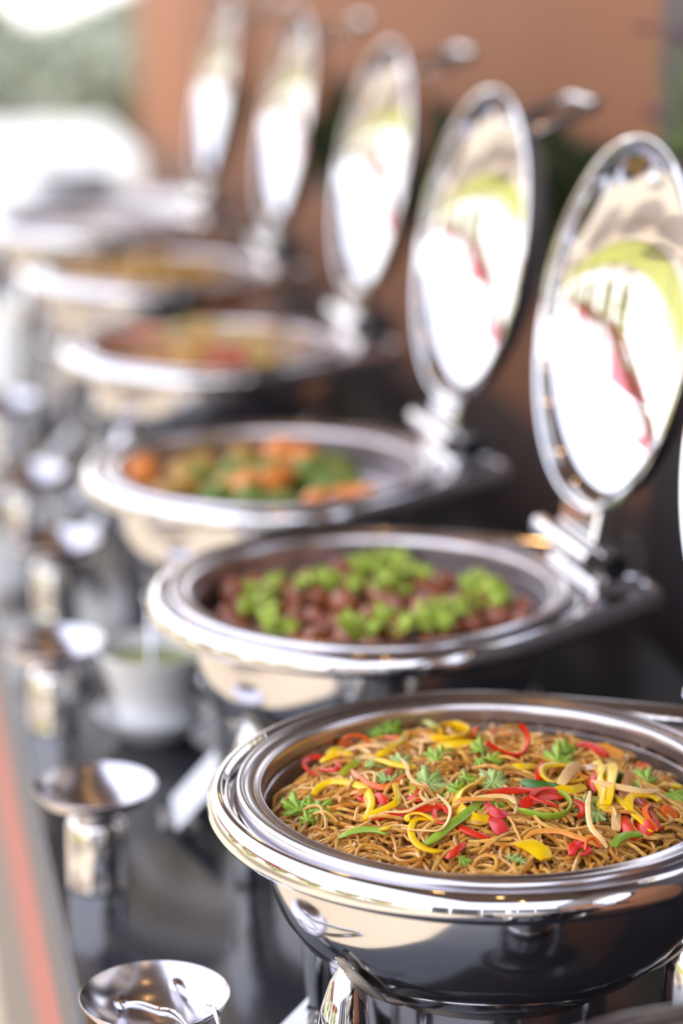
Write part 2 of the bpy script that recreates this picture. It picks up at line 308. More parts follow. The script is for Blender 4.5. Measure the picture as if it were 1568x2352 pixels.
def make_dish():
    root = empty('chafing_dish')
    obj('frame_rim', frame_geo(), M['chrome'], root, ang=60)
    obj('bowl_body', G().add(*lathe(BODY, 128)), M['body'], root, ang=80)
    obj('base_band', G().add(*lathe([(.106, .1225), (.1075, .121), (.1075, .117), (.104, .1155), (.09, .1155)], 96)), M['dark_steel'], root)
    obj('stand_collar', G().add(*lathe([(.098, .1155), (.097, .06), (.099, .022), (.104, .018), (.104, .012), (.09, .010)], 96)), M['body'], root)
    obj('food_pan', G().add(*lathe([(.2010, .2600), (.2005, .2690), (.1990, .2722), (.1965, .2730), (.1945, .2715), (.1925, .2700), (.1885, .2690), (.1850, .2688), (.1830, .2700), (.1812, .2700), (.1800, .2680), (.1792, .2640)], 160)), M['satin'], root, ang=70)
    obj('pan_wall', G().add(*lathe([(.1792, .2640), (.1785, .250), (.1765, .228), (.172, .214), (.160, .207), (.08, .205), (.001, .205)], 128)), M['panwall'], root, ang=80)
    for a in (125, -152, 55, -30):
        c, s = math.cos(R(a)), math.sin(R(a))
        P = [(.151, .172, .002), (.154, .164, .0075), (.158, .150, .0135), (.161, .130, .0185), (.163, .105, .0220), (.165, .080, .0215), (.167, .050, .0175), (.168, .022, .0140), (.168, .008, .0150), (.168, .0015, .0135)]
        obj('leg', G().add(*tube([(r * c, r * s, z) for r, z, _ in P], [q[2] for q in P], 20)), M['chrome'], root)
        sg = (1 if c < 0 else -1) * (1 if s < 0 else -1)
        n = 26; v = []; f = []
        for k in range(n + 1):
            t_ = k / n; z = .180 - .056 * t_; r = bowl_r(z) + .003 + .004 * t_
            w0 = math.sin(PI * min(1, t_ * .92 + .08)) * .015 + .0015; tooth = .0022 * (k % 2)
            for q in (-.001 - tooth, w0):
                for dr in (0, .0025):
                    aa = R(a) + sg * (q + .006 + .012 * t_) / r; v.append(((r + dr) * math.cos(aa), (r + dr) * math.sin(aa), z))
        for k in range(n):
            b = k * 4; f += [(b, b + 2, b + 6, b + 4), (b + 1, b + 5, b + 7, b + 3), (b + 2, b + 3, b + 7, b + 6), (b, b + 4, b + 5, b + 1)]
        obj('serrated_bracket', G().add(v, f), M['bracket'], root, smooth=False)
    # hinge block on the tab
    hb = obj('hinge_base', G().add(*box(.214, .272, -.066, .066, .2665, .2725, .0015)), M['chrome'], root, smooth=False)
    for y in (-.045, .045):
        for x in (.225, .262):
            obj('screw', G().add(*swap(lathe([(.0001, .004), (.003, .0038), (.0045, .0025), (.005, 0)], 14), lambda a, b, c, x=x, y=y: (a + x, b + y, c + .2725))), M['chrome'], hb)
    for y in (-.058, .053):
        poly = [(.228, .272), (.272, .272), (.272, .300), (.268, .315), (.258, .321), (.247, .318), (.236, .300)]
        obj('hinge_cheek', G().add(*swap(prism(poly, y, y + .005), lambda a, b, c: (a, c, b))), M['chrome'], root, smooth=False)
    obj('hinge_pin', G().add(*tube([(PX, -.066, PZ), (PX, .066, PZ)], .0085, 20)), M['chrome'], root)
    obj('torsion_barrel', G().add(*tube([(PX - .020, -.076, PZ + .004), (PX - .020, .070, PZ + .004)], .0105, 20)), M['chrome'], root)
    obj('damper_knob', G().add(*swap(lathe([(.0001, 0), (.012, 0), (.0135, .003), (.0135, .011), (.012, .014), (.0001, .014)], 24), lambda a, b, c: (PX + .006 + a, -.062 - c, PZ - .006 + b))), M['black'], root)
    g = G().add(*box(PX - .055, PX + .004, -.046, .046, PZ - .012, PZ + .010, .003)); lidm(g); obj('lid_arm', g, M['chrome'], root, smooth=False)
    # lid (built closed, then swung open)
    e0 = .2765
    LR, LH = .1815, .060
    cap = lambda o: [((LR + o) * math.cos(PI / 2 * k / 30) ** .85, e0 + .003 + (LH + o) * math.sin(PI / 2 * k / 30)) for k in range(30)]
    inn = [(.1875, e0 + .0005), (.1855, e0 - .001), (.1835, e0)] + cap(0) + [(.0005, e0 + .003 + LH)]
    out = [(.0005, e0 + .005 + LH)] + cap(.002)[::-1] + [(.185, e0 + .0055), (.188, e0 + .0045), (.1890, e0 + .003), (.1890, e0 + .001), (.1875, e0 + .0005)]
    g = G().add(*lathe(inn, 128)); lid = obj('lid', lidm(g), M['lidin'], root, ang=50)
    g = G().add(*lathe(out, 128)); obj('lid_shell', lidm(g), M['chrome'], lid, ang=50)
    def hp(x, y, z): return (x, y, z)
    hx, hz = -.145, e0 + .036
    ex, ez = -.52, .854
    hpts = [Vector((hx + ex * d, y, hz + ez * d)) for d, y in ((0, -.046), (.03, -.048), (.075, -.048), (.088, -.044), (.092, -.034), (.092, 0), (.092, .034), (.088, .044), (.075, .048), (.03, .048), (0, .046))]
    g = G().add(*tube(spline(hpts, 5), .0068, 14)); obj('lid_handle', lidm(g), M['chrome'], lid)
    for y in (-.045, .045):
        g = G().add(*lump(.011, 2, 2, 0, (1, 1, .5))); g.v = [(a + hx, b + y, c + hz + .001) for a, b, c in g.v]; obj('handle_rivet', lidm(g), M['chrome'], lid)
    return root
DISH = [(.507, 1.120, 4), (.474, 1.728, 5), (.494, 2.263, 4), (.480, 2.776, 3.5), (.520, 3.520, 2), (.515, 4.220, 0), (.480, 4.820, -1)]
DL = ['polished steel chafing dish whose rim just enters the lower right corner', 'nearest complete steel chafing dish, holding noodles with pepper strips', 'steel chafing dish of dark meatballs and green leaves, second from the front',
      'blurred steel chafing dish of orange carrots and green vegetables', 'blurred steel chafing dish of red, orange and green salad', 'very blurred chafing dish beyond the salad one', 'furthest chafing dish, beside the stacked white plates']
proto = make_dish(); dishes = []
for i, (x, y, a) in enumerate(DISH):
    d = proto if i == 0 else copy_tree(proto)
    d.location = (x, y, T); d.rotation_euler = (0, 0, R(a)); tag(d, DL[i], 'chafing dish', 'chafing dishes along the buffet'); dishes.append(d)
def d2w(i, p):
    x, y, a = DISH[i]; c, s = math.cos(R(a)), math.sin(R(a)); return Vector((x + p[0] * c - p[1] * s, y + p[0] * s + p[1] * c, T + p[2]))
def zf(r): return .272 - .022 * (r / .17) ** 2

# ---------------------------------------------------------------- noodles in dish 1
def noodle_mesh(n, seed):
    r_ = np.random.default_rng(seed); K = 16; S = 6; V_ = []; F_ = []; C_ = []; b = 0
    pal = [(1, 1, 1), (1.0, .92, .80), (1, .78, .45), (.86, .66, .42), (1.0, 1, 1), (.60, .38, .2)]
    for i in range(n):
        th = r_.uniform(0, 2 * PI); rr = .168 * math.sqrt(r_.uniform(0, 1)); x, y = rr * math.cos(th), rr * math.sin(th)
        d = r_.uniform(0, 2 * PI); L = r_.uniform(.018, .062); ds = L / K; cur = r_.normal(0, 34); layer = r_.uniform(-.012, .003) if r_.random() < .75 else r_.uniform(0, .008)
        amp = r_.uniform(0, .0035); ph = r_.uniform(0, 6.3); fr = r_.uniform(2, 7); P = []; arch = r_.uniform(0, .004)
        if r_.random() < .15: cur = r_.choice([-1, 1]) * r_.uniform(60, 130)
        for k in range(K + 1):
            t_ = k / K; q = math.hypot(x, y)
            if q > .173: x *= .173 / q; y *= .173 / q; d += .5; q = .173
            z = zf(q) - .004 + layer + amp * math.sin(ph + fr * t_) + arch * math.sin(PI * t_) - (.010 * max(0, q - .150) / .02)
            z += .003 * math.sin(x * 90 + 1) * math.sin(y * 80 + 2)
            P.append((x, y, z)); d += cur * ds + r_.normal(0, .10); x += ds * math.cos(d); y += ds * math.sin(d)
        v, f = tube(P, [.00150 * (.9 + .2 * r_.random())] * (K + 1), S); V_ += [tuple(q) for q in v]; F_ += [tuple(j + b for j in q) for q in f]; b += len(v)
        c = pal[min(5, int(abs(r_.normal(0, 2.0))))]; k_ = r_.uniform(.8, 1.1); C_ += [(min(1, c[0] * k_), min(1, c[1] * k_), min(1, c[2] * k_), 1)] * len(v)
    return V_, F_, C_
def tinted(name, V_, F_, C_, m, parent=None):
    g = G(); g.v = V_; g.f = F_; o = obj(name, g, m, parent); a = o.data.color_attributes.new('tint', 'FLOAT_COLOR', 'POINT'); a.data.foreach_set('color', np.array(C_, dtype=np.float32).ravel()); return o
nd = tinted('fried_noodles', *noodle_mesh(2100, 3), M['noodle'])
nd.location = d2w(1, (0, 0, 0)); nd.rotation_euler = (0, 0, R(5)); tag(nd, 'heap of golden brown fried noodles filling the nearest chafing dish', 'noodles', kind='stuff')
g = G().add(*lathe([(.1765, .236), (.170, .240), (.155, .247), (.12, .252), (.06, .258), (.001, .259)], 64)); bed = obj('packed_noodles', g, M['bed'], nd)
mv, mf, mc = [], [], []
for i in range(420):
    th = rnd.uniform(0, 2 * PI); rr = .165 * math.sqrt(rnd.random()); v, f = lump(rnd.uniform(.0012, .0032), i, 1, .35, (rnd.uniform(.7, 1.5), 1, .8)); b = len(mv)
    o = (rr * math.cos(th), rr * math.sin(th), zf(rr) - rnd.uniform(.0005, .006)); mv += [(p[0] + o[0], p[1] + o[1], p[2] + o[2]) for p in v]; mf += [tuple(j + b for j in q) for q in f]
    c = rnd.choice([(1, 1, 1), (1, 1, 1), (1, .8, .7), (2.2, 2.0, 1.5)]); mc += [(*c, 1)] * len(v)
tag(tinted('mince_crumbs', mv, mf, mc, M['mince'], nd), kind='stuff')

# ---------------------------------------------------------------- pepper and carrot strips
STRIPS = [
 ('y', 6, 'f', 'broad yellow pepper arc left of centre beside the big coriander leaf', [[-135.4, 32.4, 262.3], [-126.2, 42.4, 264.4], [-116.0, 41.8, 267.0], [-106.2, 28.6, 269.7], [-100.2, 10.7, 271.2], [-101.4, -11.4, 270.6], [-107.6, -27.5, 268.5], [-114.5, -34.0, 266.1]]),
 ('y', 5.5, 'f', 'yellow pepper strip bent like an S touching the tip of the red bar', [[-115.5, -37.1, 265.8], [-107.1, -33.3, 268.4], [-95.5, -31.8, 271.0], [-86.2, -27.3, 272.8], [-80.2, -13.7, 273.7], [-75.9, 6.4, 273.6], [-70.0, 8.7, 273.2]]),
 ('r', 6, 'f', 'straight red pepper bar lying under the pale carrot shred at front left', [[-113.2, -35.1, 265.3], [-98.4, -41.1, 268.8], [-82.9, -44.8, 271.2], [-66.4, -45.6, 272.5], [-56.4, -45.9, 272.0]]),
 ('r', 3.5, 'f', 'knotted crimson pepper curl at the right end of the red bar', [[-57.7, -39.6, 274.3], [-54.9, -57.7, 274.2], [-55.8, -74.7, 273.1], [-65.5, -75.6, 272.4], [-66.8, -63.3, 273.3], [-62.0, -52.2, 274.0], [-52.1, -49.6, 274.1]]),
 ('p', 2.6, 'f', 'pale carrot shred crossing over the red pepper bar', [[-98.9, -39.0, 271.4], [-85.6, -49.5, 274.0], [-73.3, -46.0, 276.3], [-60.4, -40.9, 277.4], [-53.1, -35.9, 276.9]]),
 ('p', 2.6, 'f', 'pale carrot shred bent like a hook beside the green strip', [[-54.7, -32.3, 277.9], [-53.5, -50.2, 277.9], [-55.3, -65.2, 277.2], [-62.7, -80.4, 275.1], [-72.1, -88.6, 272.8], [-84.1, -81.9, 271.5], [-93.2, -74.5, 270.2]]),
 ('y', 4.5, 'f', 'small yellow pepper curl opening to the right beneath the red knot', [[-67.3, -72.9, 271.5], [-73.3, -59.4, 273.6], [-80.6, -54.7, 273.8], [-86.4, -55.3, 272.4], [-86.9, -60.3, 270.5]]),
 ('y', 5, 'f', 'yellow pepper hook curling down towards the front lip', [[-68.5, -61.6, 270.5], [-79.6, -58.4, 270.6], [-87.7, -69.5, 269.2], [-91.7, -85.2, 267.1], [-89.4, -98.0, 265.3], [-82.3, -105.8, 264.3], [-75.7, -105.9, 264.1]]),
 ('g', 7, 'f', 'light green pepper strip lying diagonally at the front middle', [[-85.6, -96.3, 266.4], [-74.2, -91.7, 269.8], [-62.5, -83.1, 272.8], [-47.8, -72.5, 274.7], [-27.2, -53.8, 276.2]]),
 ('g', 5, 'f', 'yellow-green pepper crescent close to the front left lip', [[-139.5, -52.5, 260.1], [-130.6, -52.1, 263.4], [-120.5, -55.1, 265.6], [-111.2, -60.6, 266.2], [-106.4, -66.2, 265.0]]),
 ('y', 4, 'f', 'tiny yellow pepper end on the yellow-green crescent', [[-110.3, -61.2, 266.9], [-106.1, -65.3, 269.2], [-101.3, -60.6, 268.4]]),
 ('o', 5, 'f', 'orange-red pepper strip curved like a U behind the yellow arc', [[-95.1, 61.6, 267.2], [-96.6, 37.4, 270.0], [-94.0, 16.0, 272.0], [-86.3, 4.4, 273.2], [-74.7, 8.4, 273.9], [-60.8, 26.4, 273.7]]),
 ('r', 4.5, 'f', 'short red pepper arc inside the orange-red U', [[-86.9, 24.2, 269.8], [-80.4, 23.1, 272.4], [-72.0, 35.0, 272.9], [-65.6, 47.5, 271.0]]),
 ('y', 5.5, 'f', 'straight yellow pepper strip over the pale coriander leaf', [[-77.3, 77.6, 268.9], [-70.4, 61.9, 272.7], [-64.6, 43.4, 275.4], [-54.6, 31.4, 276.4], [-49.9, 40.4, 274.9]]),
 ('y', 6, 'f', 'yellow pepper strip rising diagonally to a pointed tip', [[-69.4, 76.2, 270.9], [-60.1, 79.7, 272.8], [-44.3, 95.6, 272.6], [-34.4, 111.2, 270.1], [-21.9, 141.8, 263.3]]),
 ('og', 6, 'f', 'olive green pepper strip sloping up at the left of the noodles', [[-105.4, 58.0, 265.0], [-94.1, 68.8, 267.4], [-84.3, 77.9, 267.7], [-72.5, 96.8, 264.9]]),
 ('y', 5.5, 'f', 'yellow pepper strip across the red loop on the left', [[-111.5, 97.3, 262.3], [-101.5, 99.0, 265.4], [-90.6, 100.1, 266.9], [-85.0, 90.9, 267.2]]),
 ('y', 5, 'f', 'short yellow pepper piece behind the red loop on the left', [[-98.0, 127.7, 256.3], [-89.3, 128.4, 259.4], [-78.5, 136.3, 257.2]]),
 ('r', 5, 'f', 'pinkish red pepper loop nearest the left pan wall', [[-121.5, 70.8, 262.0], [-124.2, 89.7, 260.5], [-120.5, 109.3, 258.9], [-110.9, 120.0, 258.1], [-102.0, 117.9, 258.5]]),
 ('r', 5, 'f', 'red pepper hook just right of the leftmost red loop', [[-115.2, 88.7, 259.9], [-109.9, 74.7, 264.0], [-104.0, 70.9, 265.9], [-98.2, 88.5, 264.1], [-98.3, 105.9, 260.1]]),
 ('o', 6, 'e', 'orange pepper arch standing up at the back left', [[-85.0, 122.8, 270.7], [-77.5, 123.8, 272.6], [-69.4, 122.7, 272.2], [-63.7, 119.5, 269.0], [-65.3, 116.4, 265.4]]),
 ('o', 7, 'f', 'orange pepper scrap at the far back left of the noodles', [[-69.2, 157.4, 251.9], [-76.6, 154.0, 253.9], [-64.7, 159.4, 251.9]]),
 ('p', 2.6, 'f', 'pale carrot shred behind the yellow strips at the left', [[-86.8, 112.8, 263.6], [-74.9, 108.6, 267.5], [-64.5, 103.6, 269.4], [-56.5, 98.5, 269.2]]),
 ('p', 2.6, 'f', 'short pale carrot shred ahead of the olive strip', [[-73.8, 112.0, 264.3], [-72.9, 95.6, 269.0], [-69.7, 90.6, 268.1]]),
 ('p', 3, 'f', 'thin pale carrot shred winding down beside the large centre leaf', [[-56.4, 54.5, 276.3], [-59.0, 30.3, 279.1], [-64.5, 8.2, 279.8], [-64.0, -7.4, 279.3], [-58.2, -14.1, 278.3]]),
 ('r', 8, 'f', 'thick red pepper end under the yellow arc', [[-96.0, 5.9, 268.0], [-94.1, -9.5, 270.2], [-91.6, -17.9, 268.4]]),
 ('c', 3.4, 'f', 'thin orange carrot tip left of the thick red pepper end', [[-112.5, 7.8, 269.3], [-106.9, 3.9, 272.3], [-95.8, 6.8, 272.0]]),
 ('r', 6, 'f', 'red pepper piece mostly covered by the broad yellow arc', [[-104.1, 20.4, 264.4], [-103.8, -0.8, 266.8], [-93.1, -10.2, 266.3]]),
 ('og', 6, 'f', 'short olive pepper piece behind the yellow S', [[-60.7, 10.8, 273.1], [-68.2, -13.7, 272.3]]),
 ('r', 6, 'f', 'small red pepper corner behind the yellow S', [[-74.1, -17.9, 270.6], [-69.7, -21.6, 272.7], [-67.2, -24.3, 272.8], [-60.0, -0.9, 272.3]]),
 ('y', 9, 'f', 'wide yellow pepper arc behind the light green strip', [[-11.9, -15.2, 275.7], [-22.2, -18.3, 276.2], [-34.1, -28.8, 276.0], [-41.7, -41.3, 275.3], [-44.7, -53.9, 274.2], [-43.0, -66.8, 272.8], [-36.0, -75.1, 271.6], [-26.6, -73.8, 271.3]]),
 ('r', 5, 'f', 'red pepper sliver touching the front lip left of centre', [[-76.3, -117.1, 262.1], [-67.5, -113.6, 265.7], [-56.1, -102.8, 266.6]]),
 ('r', 6, 'f', 'red pepper strip running right from under the light green strip', [[-53.4, -73.5, 269.7], [-51.2, -86.4, 270.0], [-46.2, -94.5, 269.3], [-37.1, -100.6, 267.2]]),
 ('y', 8, 'v', 'large yellow pepper ring standing at the back', [[-13.4, 105.1, 269.5], [-4.1, 92.7, 271.4], [7.2, 91.8, 271.5], [20.6, 107.4, 268.9], [26.7, 130.1, 264.6], [24.5, 152.2, 259.9], [15.1, 153.9, 259.8], [4.1, 139.2, 263.2], [1.2, 119.4, 267.1]]),
 ('og', 6, 'f', 'olive pepper tail hanging over the back of the yellow ring', [[1.9, 172.0, 257.9], [0.2, 160.3, 264.1], [-1.2, 141.4, 268.5], [-1.3, 126.6, 269.8]]),
 ('o', 5, 'f', 'orange pepper strip left of the yellow ring at the back', [[-42.8, 152.9, 256.8], [-36.7, 129.0, 264.3], [-26.2, 125.2, 263.5]]),
 ('c', 6, 'f', 'orange carrot shaving in front of the yellow ring', [[-18.2, 143.5, 260.1], [-11.4, 137.4, 263.5], [-6.7, 119.0, 265.2]]),
 ('p', 6, 'f', 'pale orange carrot shaving under the yellow ring', [[-24.4, 112.9, 265.8], [-18.6, 101.2, 269.9], [-7.2, 106.3, 267.4]]),
 ('y', 7, 'f', 'flat yellow pepper band in front of the yellow ring', [[-14.2, 85.6, 270.3], [-2.9, 76.7, 273.3], [10.3, 73.2, 273.6], [24.2, 66.1, 272.2]]),
 ('r', 8.5, 'e', 'big red pepper hook rising above the noodles at the back', [[12.5, 40.3, 287.8], [18.2, 35.9, 283.3], [27.3, 31.0, 278.7], [36.5, 29.7, 278.2], [43.8, 33.1, 282.8], [46.9, 38.4, 289.0], [45.2, 43.9, 295.1], [41.8, 46.4, 297.6]]),
 ('o', 5, 'e', 'small orange-red pepper tip standing at the back', [[22.7, 100.3, 270.0], [24.6, 104.2, 274.6], [29.2, 104.8, 275.7]]),
 ('r', 5, 'e', 'small crimson pepper tip behind the big red hook', [[40.4, 106.2, 267.2], [44.3, 108.2, 269.8], [46.5, 109.1, 271.1]]),
 ('c', 7, 'f', 'orange and yellow shaving inside the big red hook', [[48.2, 103.4, 266.1], [57.4, 107.9, 266.6], [71.3, 114.5, 262.2]]),
 ('y', 5.5, 'f', 'straight yellow pepper strip left of the yellow loop', [[17.7, 14.6, 275.6], [28.4, 5.0, 277.4], [44.7, 9.7, 274.4]]),
 ('r', 4.5, 'f', 'red pepper edge under the straight yellow strip', [[15.3, 8.0, 273.8], [31.1, 2.4, 273.3]]),
 ('r', 6, 'f', 'upright red pepper strip left of the yellow loop', [[33.3, -19.8, 274.9], [40.8, -4.9, 276.7], [53.8, 19.1, 273.5]]),
 ('y', 5.5, 'f', 'yellow pepper loop right of centre', [[71.0, -23.9, 272.7], [55.6, -29.5, 274.9], [41.8, -31.3, 276.5], [38.3, -21.9, 277.5], [42.1, -7.5, 277.6], [50.1, 2.1, 276.7], [61.5, 6.4, 275.0], [71.7, 4.6, 273.1]]),
 ('p', 8, 'f', 'wide pale orange carrot shaving leaning on the yellow loop', [[44.3, -41.2, 278.2], [53.0, -29.7, 279.9], [65.7, -12.9, 279.3], [76.2, 0.9, 276.6]]),
 ('w', 5, 'f', 'pale straight carrot shred behind the yellow bunch', [[76.7, 2.0, 272.5], [85.5, -3.1, 273.4], [100.5, 3.5, 269.3]]),
 ('y', 13, 'f', 'widest yellow pepper piece standing in the bunch at right', [[103.0, 2.2, 271.9], [91.0, -27.6, 274.8], [77.3, -54.7, 274.9], [65.6, -77.3, 272.2]]),
 ('y', 8, 'f', 'thin yellow pepper flap at the left of the bunch at right', [[96.8, 13.8, 270.7], [89.5, -12.6, 273.0], [79.6, -32.1, 274.3], [75.4, -50.7, 273.6], [64.9, -73.3, 271.9], [72.6, -80.3, 269.1]]),
 ('p', 5.5, 'f', 'long carrot shred crossing the yellow bunch at right', [[69.1, -42.8, 279.0], [80.0, -53.7, 278.3], [92.2, -61.3, 276.7], [105.6, -63.4, 273.9], [120.2, -56.2, 270.6]]),
 ('c', 9, 'f', 'bright orange carrot shaving right of the yellow bunch', [[87.2, -63.9, 269.1], [96.1, -47.1, 271.0], [109.6, -23.9, 270.2], [121.2, -5.7, 266.8]]),
 ('r', 9, 'f', 'crimson pepper piece left of the yellow bunch', [[84.8, -2.1, 269.5], [76.5, -28.1, 271.9], [77.7, -39.9, 269.2]]),
 ('dg', 8, 'f', 'dark green pepper strip behind the long red strips', [[20.2, -19.9, 276.4], [23.4, -33.1, 277.5], [32.7, -39.4, 276.7], [49.6, -38.5, 274.0]]),
 ('r', 8, 'f', 'long straight red pepper strip at the centre', [[-17.8, -37.5, 275.7], [-4.7, -39.5, 277.5], [8.5, -41.5, 277.4], [25.4, -40.2, 275.3]]),
 ('r', 4, 'f', 'thin red pepper strip looping over the centre red strips', [[28.8, -76.3, 274.9], [20.6, -70.5, 277.1], [12.7, -61.0, 278.9], [21.0, -51.5, 279.6], [30.5, -48.1, 278.7], [38.0, -49.9, 277.0]]),
 ('r', 9, 'f', 'broad red pepper strip beneath the green loop', [[0.5, -62.9, 273.0], [5.4, -62.2, 274.4], [16.5, -57.2, 275.3], [29.7, -53.3, 274.6], [48.0, -48.7, 272.4]]),
 ('y', 7, 'f', 'pointed yellow pepper strip beside the green loop', [[34.1, -48.0, 274.4], [41.8, -46.3, 275.8], [52.0, -47.3, 275.0], [65.4, -37.6, 272.7]]),
 ('g', 5, 'v', 'bright green pepper loop open to the left at centre right', [[38.0, -49.9, 277.0], [41.4, -59.0, 276.0], [39.9, -73.1, 274.7], [30.9, -85.5, 273.7], [20.2, -89.4, 273.6], [9.9, -86.4, 274.2], [1.3, -79.1, 275.2], [-3.5, -73.5, 275.9]]),
 ('r', 6, 'f', 'dark red pepper hook right of the green loop', [[47.2, -56.5, 270.9], [48.7, -67.4, 271.5], [48.4, -76.7, 270.5], [42.7, -84.0, 268.2]]),
 ('k', 7, 'f', 'pinkish red pepper strip right of the light green strip', [[-23.5, -53.1, 275.4], [-24.4, -68.3, 275.7], [-20.5, -76.3, 275.0], [-12.8, -75.6, 273.5]]),
 ('k', 10, 'f', 'thick pinkish red pepper piece pointing at the front lip', [[-23.1, -72.8, 271.6], [-25.7, -89.0, 271.5], [-23.7, -97.5, 268.3]]),
 ('p', 4, 'f', 'pale carrot shred arching over the red strips at centre', [[-41.5, -55.3, 278.4], [-30.9, -54.3, 280.2], [-19.9, -55.7, 281.2], [-9.6, -58.7, 281.2], [-5.2, -62.4, 280.2], [-3.7, -69.4, 278.3]]),
 ('c', 3, 'f', 'thin orange carrot shred left of the pale arching one', [[-49.2, -54.4, 278.9], [-42.6, -55.0, 281.0], [-32.3, -58.3, 281.4], [-18.0, -60.0, 280.0]]),
 ('p', 4, 'f', 'long pale carrot shred standing up then falling to the front lip', [[62.0, -57.5, 276.6], [50.8, -80.4, 276.3], [42.4, -102.6, 274.5], [39.1, -116.4, 272.4], [40.9, -128.8, 269.3], [42.0, -139.9, 265.8]]),
 ('c', 4, 'f', 'thin orange carrot shred arching over the front noodles', [[-14.2, -114.3, 268.9], [-4.2, -108.5, 271.0], [5.5, -109.8, 271.5], [15.5, -113.1, 271.1], [23.1, -119.7, 269.4], [28.6, -123.0, 267.9], [40.8, -135.0, 263.9]]),
 ('y', 13, 'f', 'thick yellow pepper piece lying at the front lip', [[-19.9, -116.0, 267.5], [-13.9, -122.3, 268.2], [-8.6, -131.9, 266.4], [-5.8, -140.6, 262.9]]),
 ('o', 4, 'e', 'orange-red pepper loop standing at the front right lip', [[24.8, -138.1, 266.0], [28.7, -133.5, 271.5], [34.4, -133.3, 272.4], [38.1, -138.5, 266.8]]),
 ('r', 6, 'f', 'red pepper strip leading into the small loops at the front right', [[15.0, -137.5, 262.4], [20.1, -128.7, 266.1], [32.4, -119.4, 265.3]]),
 ('k', 4, 'f', 'small crimson pepper ring at the front right lip', [[14.8, -140.6, 263.8], [20.8, -133.9, 266.4], [27.2, -134.8, 266.6], [27.0, -141.1, 264.7], [20.0, -141.8, 263.4]]),
 ('g', 6, 'f', 'green pepper crescent resting against the front right lip', [[49.5, -133.2, 262.6], [56.9, -126.2, 265.1], [67.1, -120.9, 265.2], [79.4, -116.6, 262.8]]),
 ('p', 7, 'f', 'pale orange carrot shaving hanging below the yellow bunch', [[62.7, -108.4, 264.1], [70.7, -89.2, 268.1], [84.8, -59.8, 267.8]]),
 ('y', 5.5, 'f', 'long yellow pepper strip running from the bunch to the right lip', [[82.5, -53.8, 271.6], [82.2, -71.3, 271.4], [83.3, -88.3, 269.8], [87.0, -104.2, 266.4], [89.0, -115.8, 262.8]]),
 ('y', 7, 'f', 'yellow pepper arc right of the yellow bunch', [[82.5, -87.2, 270.0], [87.2, -74.7, 272.1], [94.9, -66.4, 272.7], [105.6, -63.6, 271.3], [113.1, -65.7, 269.1], [115.4, -70.2, 267.1]]),
 ('r', 8, 'f', 'red pepper strip left of the thick red block near the right lip', [[75.7, -89.8, 265.5], [71.5, -108.1, 265.2], [70.1, -122.4, 260.9]]),
 ('r', 13, 'f', 'thick red pepper block near the right lip', [[85.6, -94.1, 263.7], [84.2, -108.1, 263.7], [86.9, -115.6, 260.1]]),
 ('o', 4.5, 'f', 'narrow orange-red pepper curl beside the thick red block', [[106.6, -72.6, 267.3], [95.5, -87.0, 269.0], [91.3, -102.3, 267.4], [93.8, -115.4, 263.2]]),
 ('r', 8, 'f', 'straight red pepper strip under the yellow arc at the right', [[104.4, -57.4, 265.2], [99.1, -81.9, 265.4], [98.0, -106.2, 260.1]]),
 ('r', 8, 'f', 'short red pepper piece lying crosswise under the long yellow strip', [[82.8, -75.9, 264.4], [86.8, -80.4, 265.3], [98.0, -73.7, 262.6]]),
 ('o', 12, 'f', 'orange-red pepper chip nearest the right pan wall', [[114.2, -77.5, 260.5], [126.3, -74.6, 258.6]]),
 ('r', 7, 'f', 'red pepper strip at the back right against the pan wall', [[94.5, 55.0, 269.9], [104.3, 54.7, 270.2], [108.5, 40.7, 270.5], [111.7, 27.4, 268.9]]),
 ('c', 10, 'f', 'orange carrot shaving under the back right red strip', [[104.1, 53.9, 265.5], [117.4, 49.7, 265.6], [131.2, 40.6, 261.6]]),
 ('o', 6, 'f', 'orange-red pepper scrap behind the right coriander sprig', [[137.1, 25.1, 260.2], [147.5, 22.9, 258.0]]),
 ('y', 7, 'f', 'yellow pepper scrap at the far right of the pan', [[141.6, -23.9, 260.3], [154.9, -23.3, 257.3]]),
 ('dg', 9, 'f', 'dark green pepper scrap right of the yellow bunch', [[101.9, -13.6, 269.0], [104.3, -28.0, 268.1]]),
]
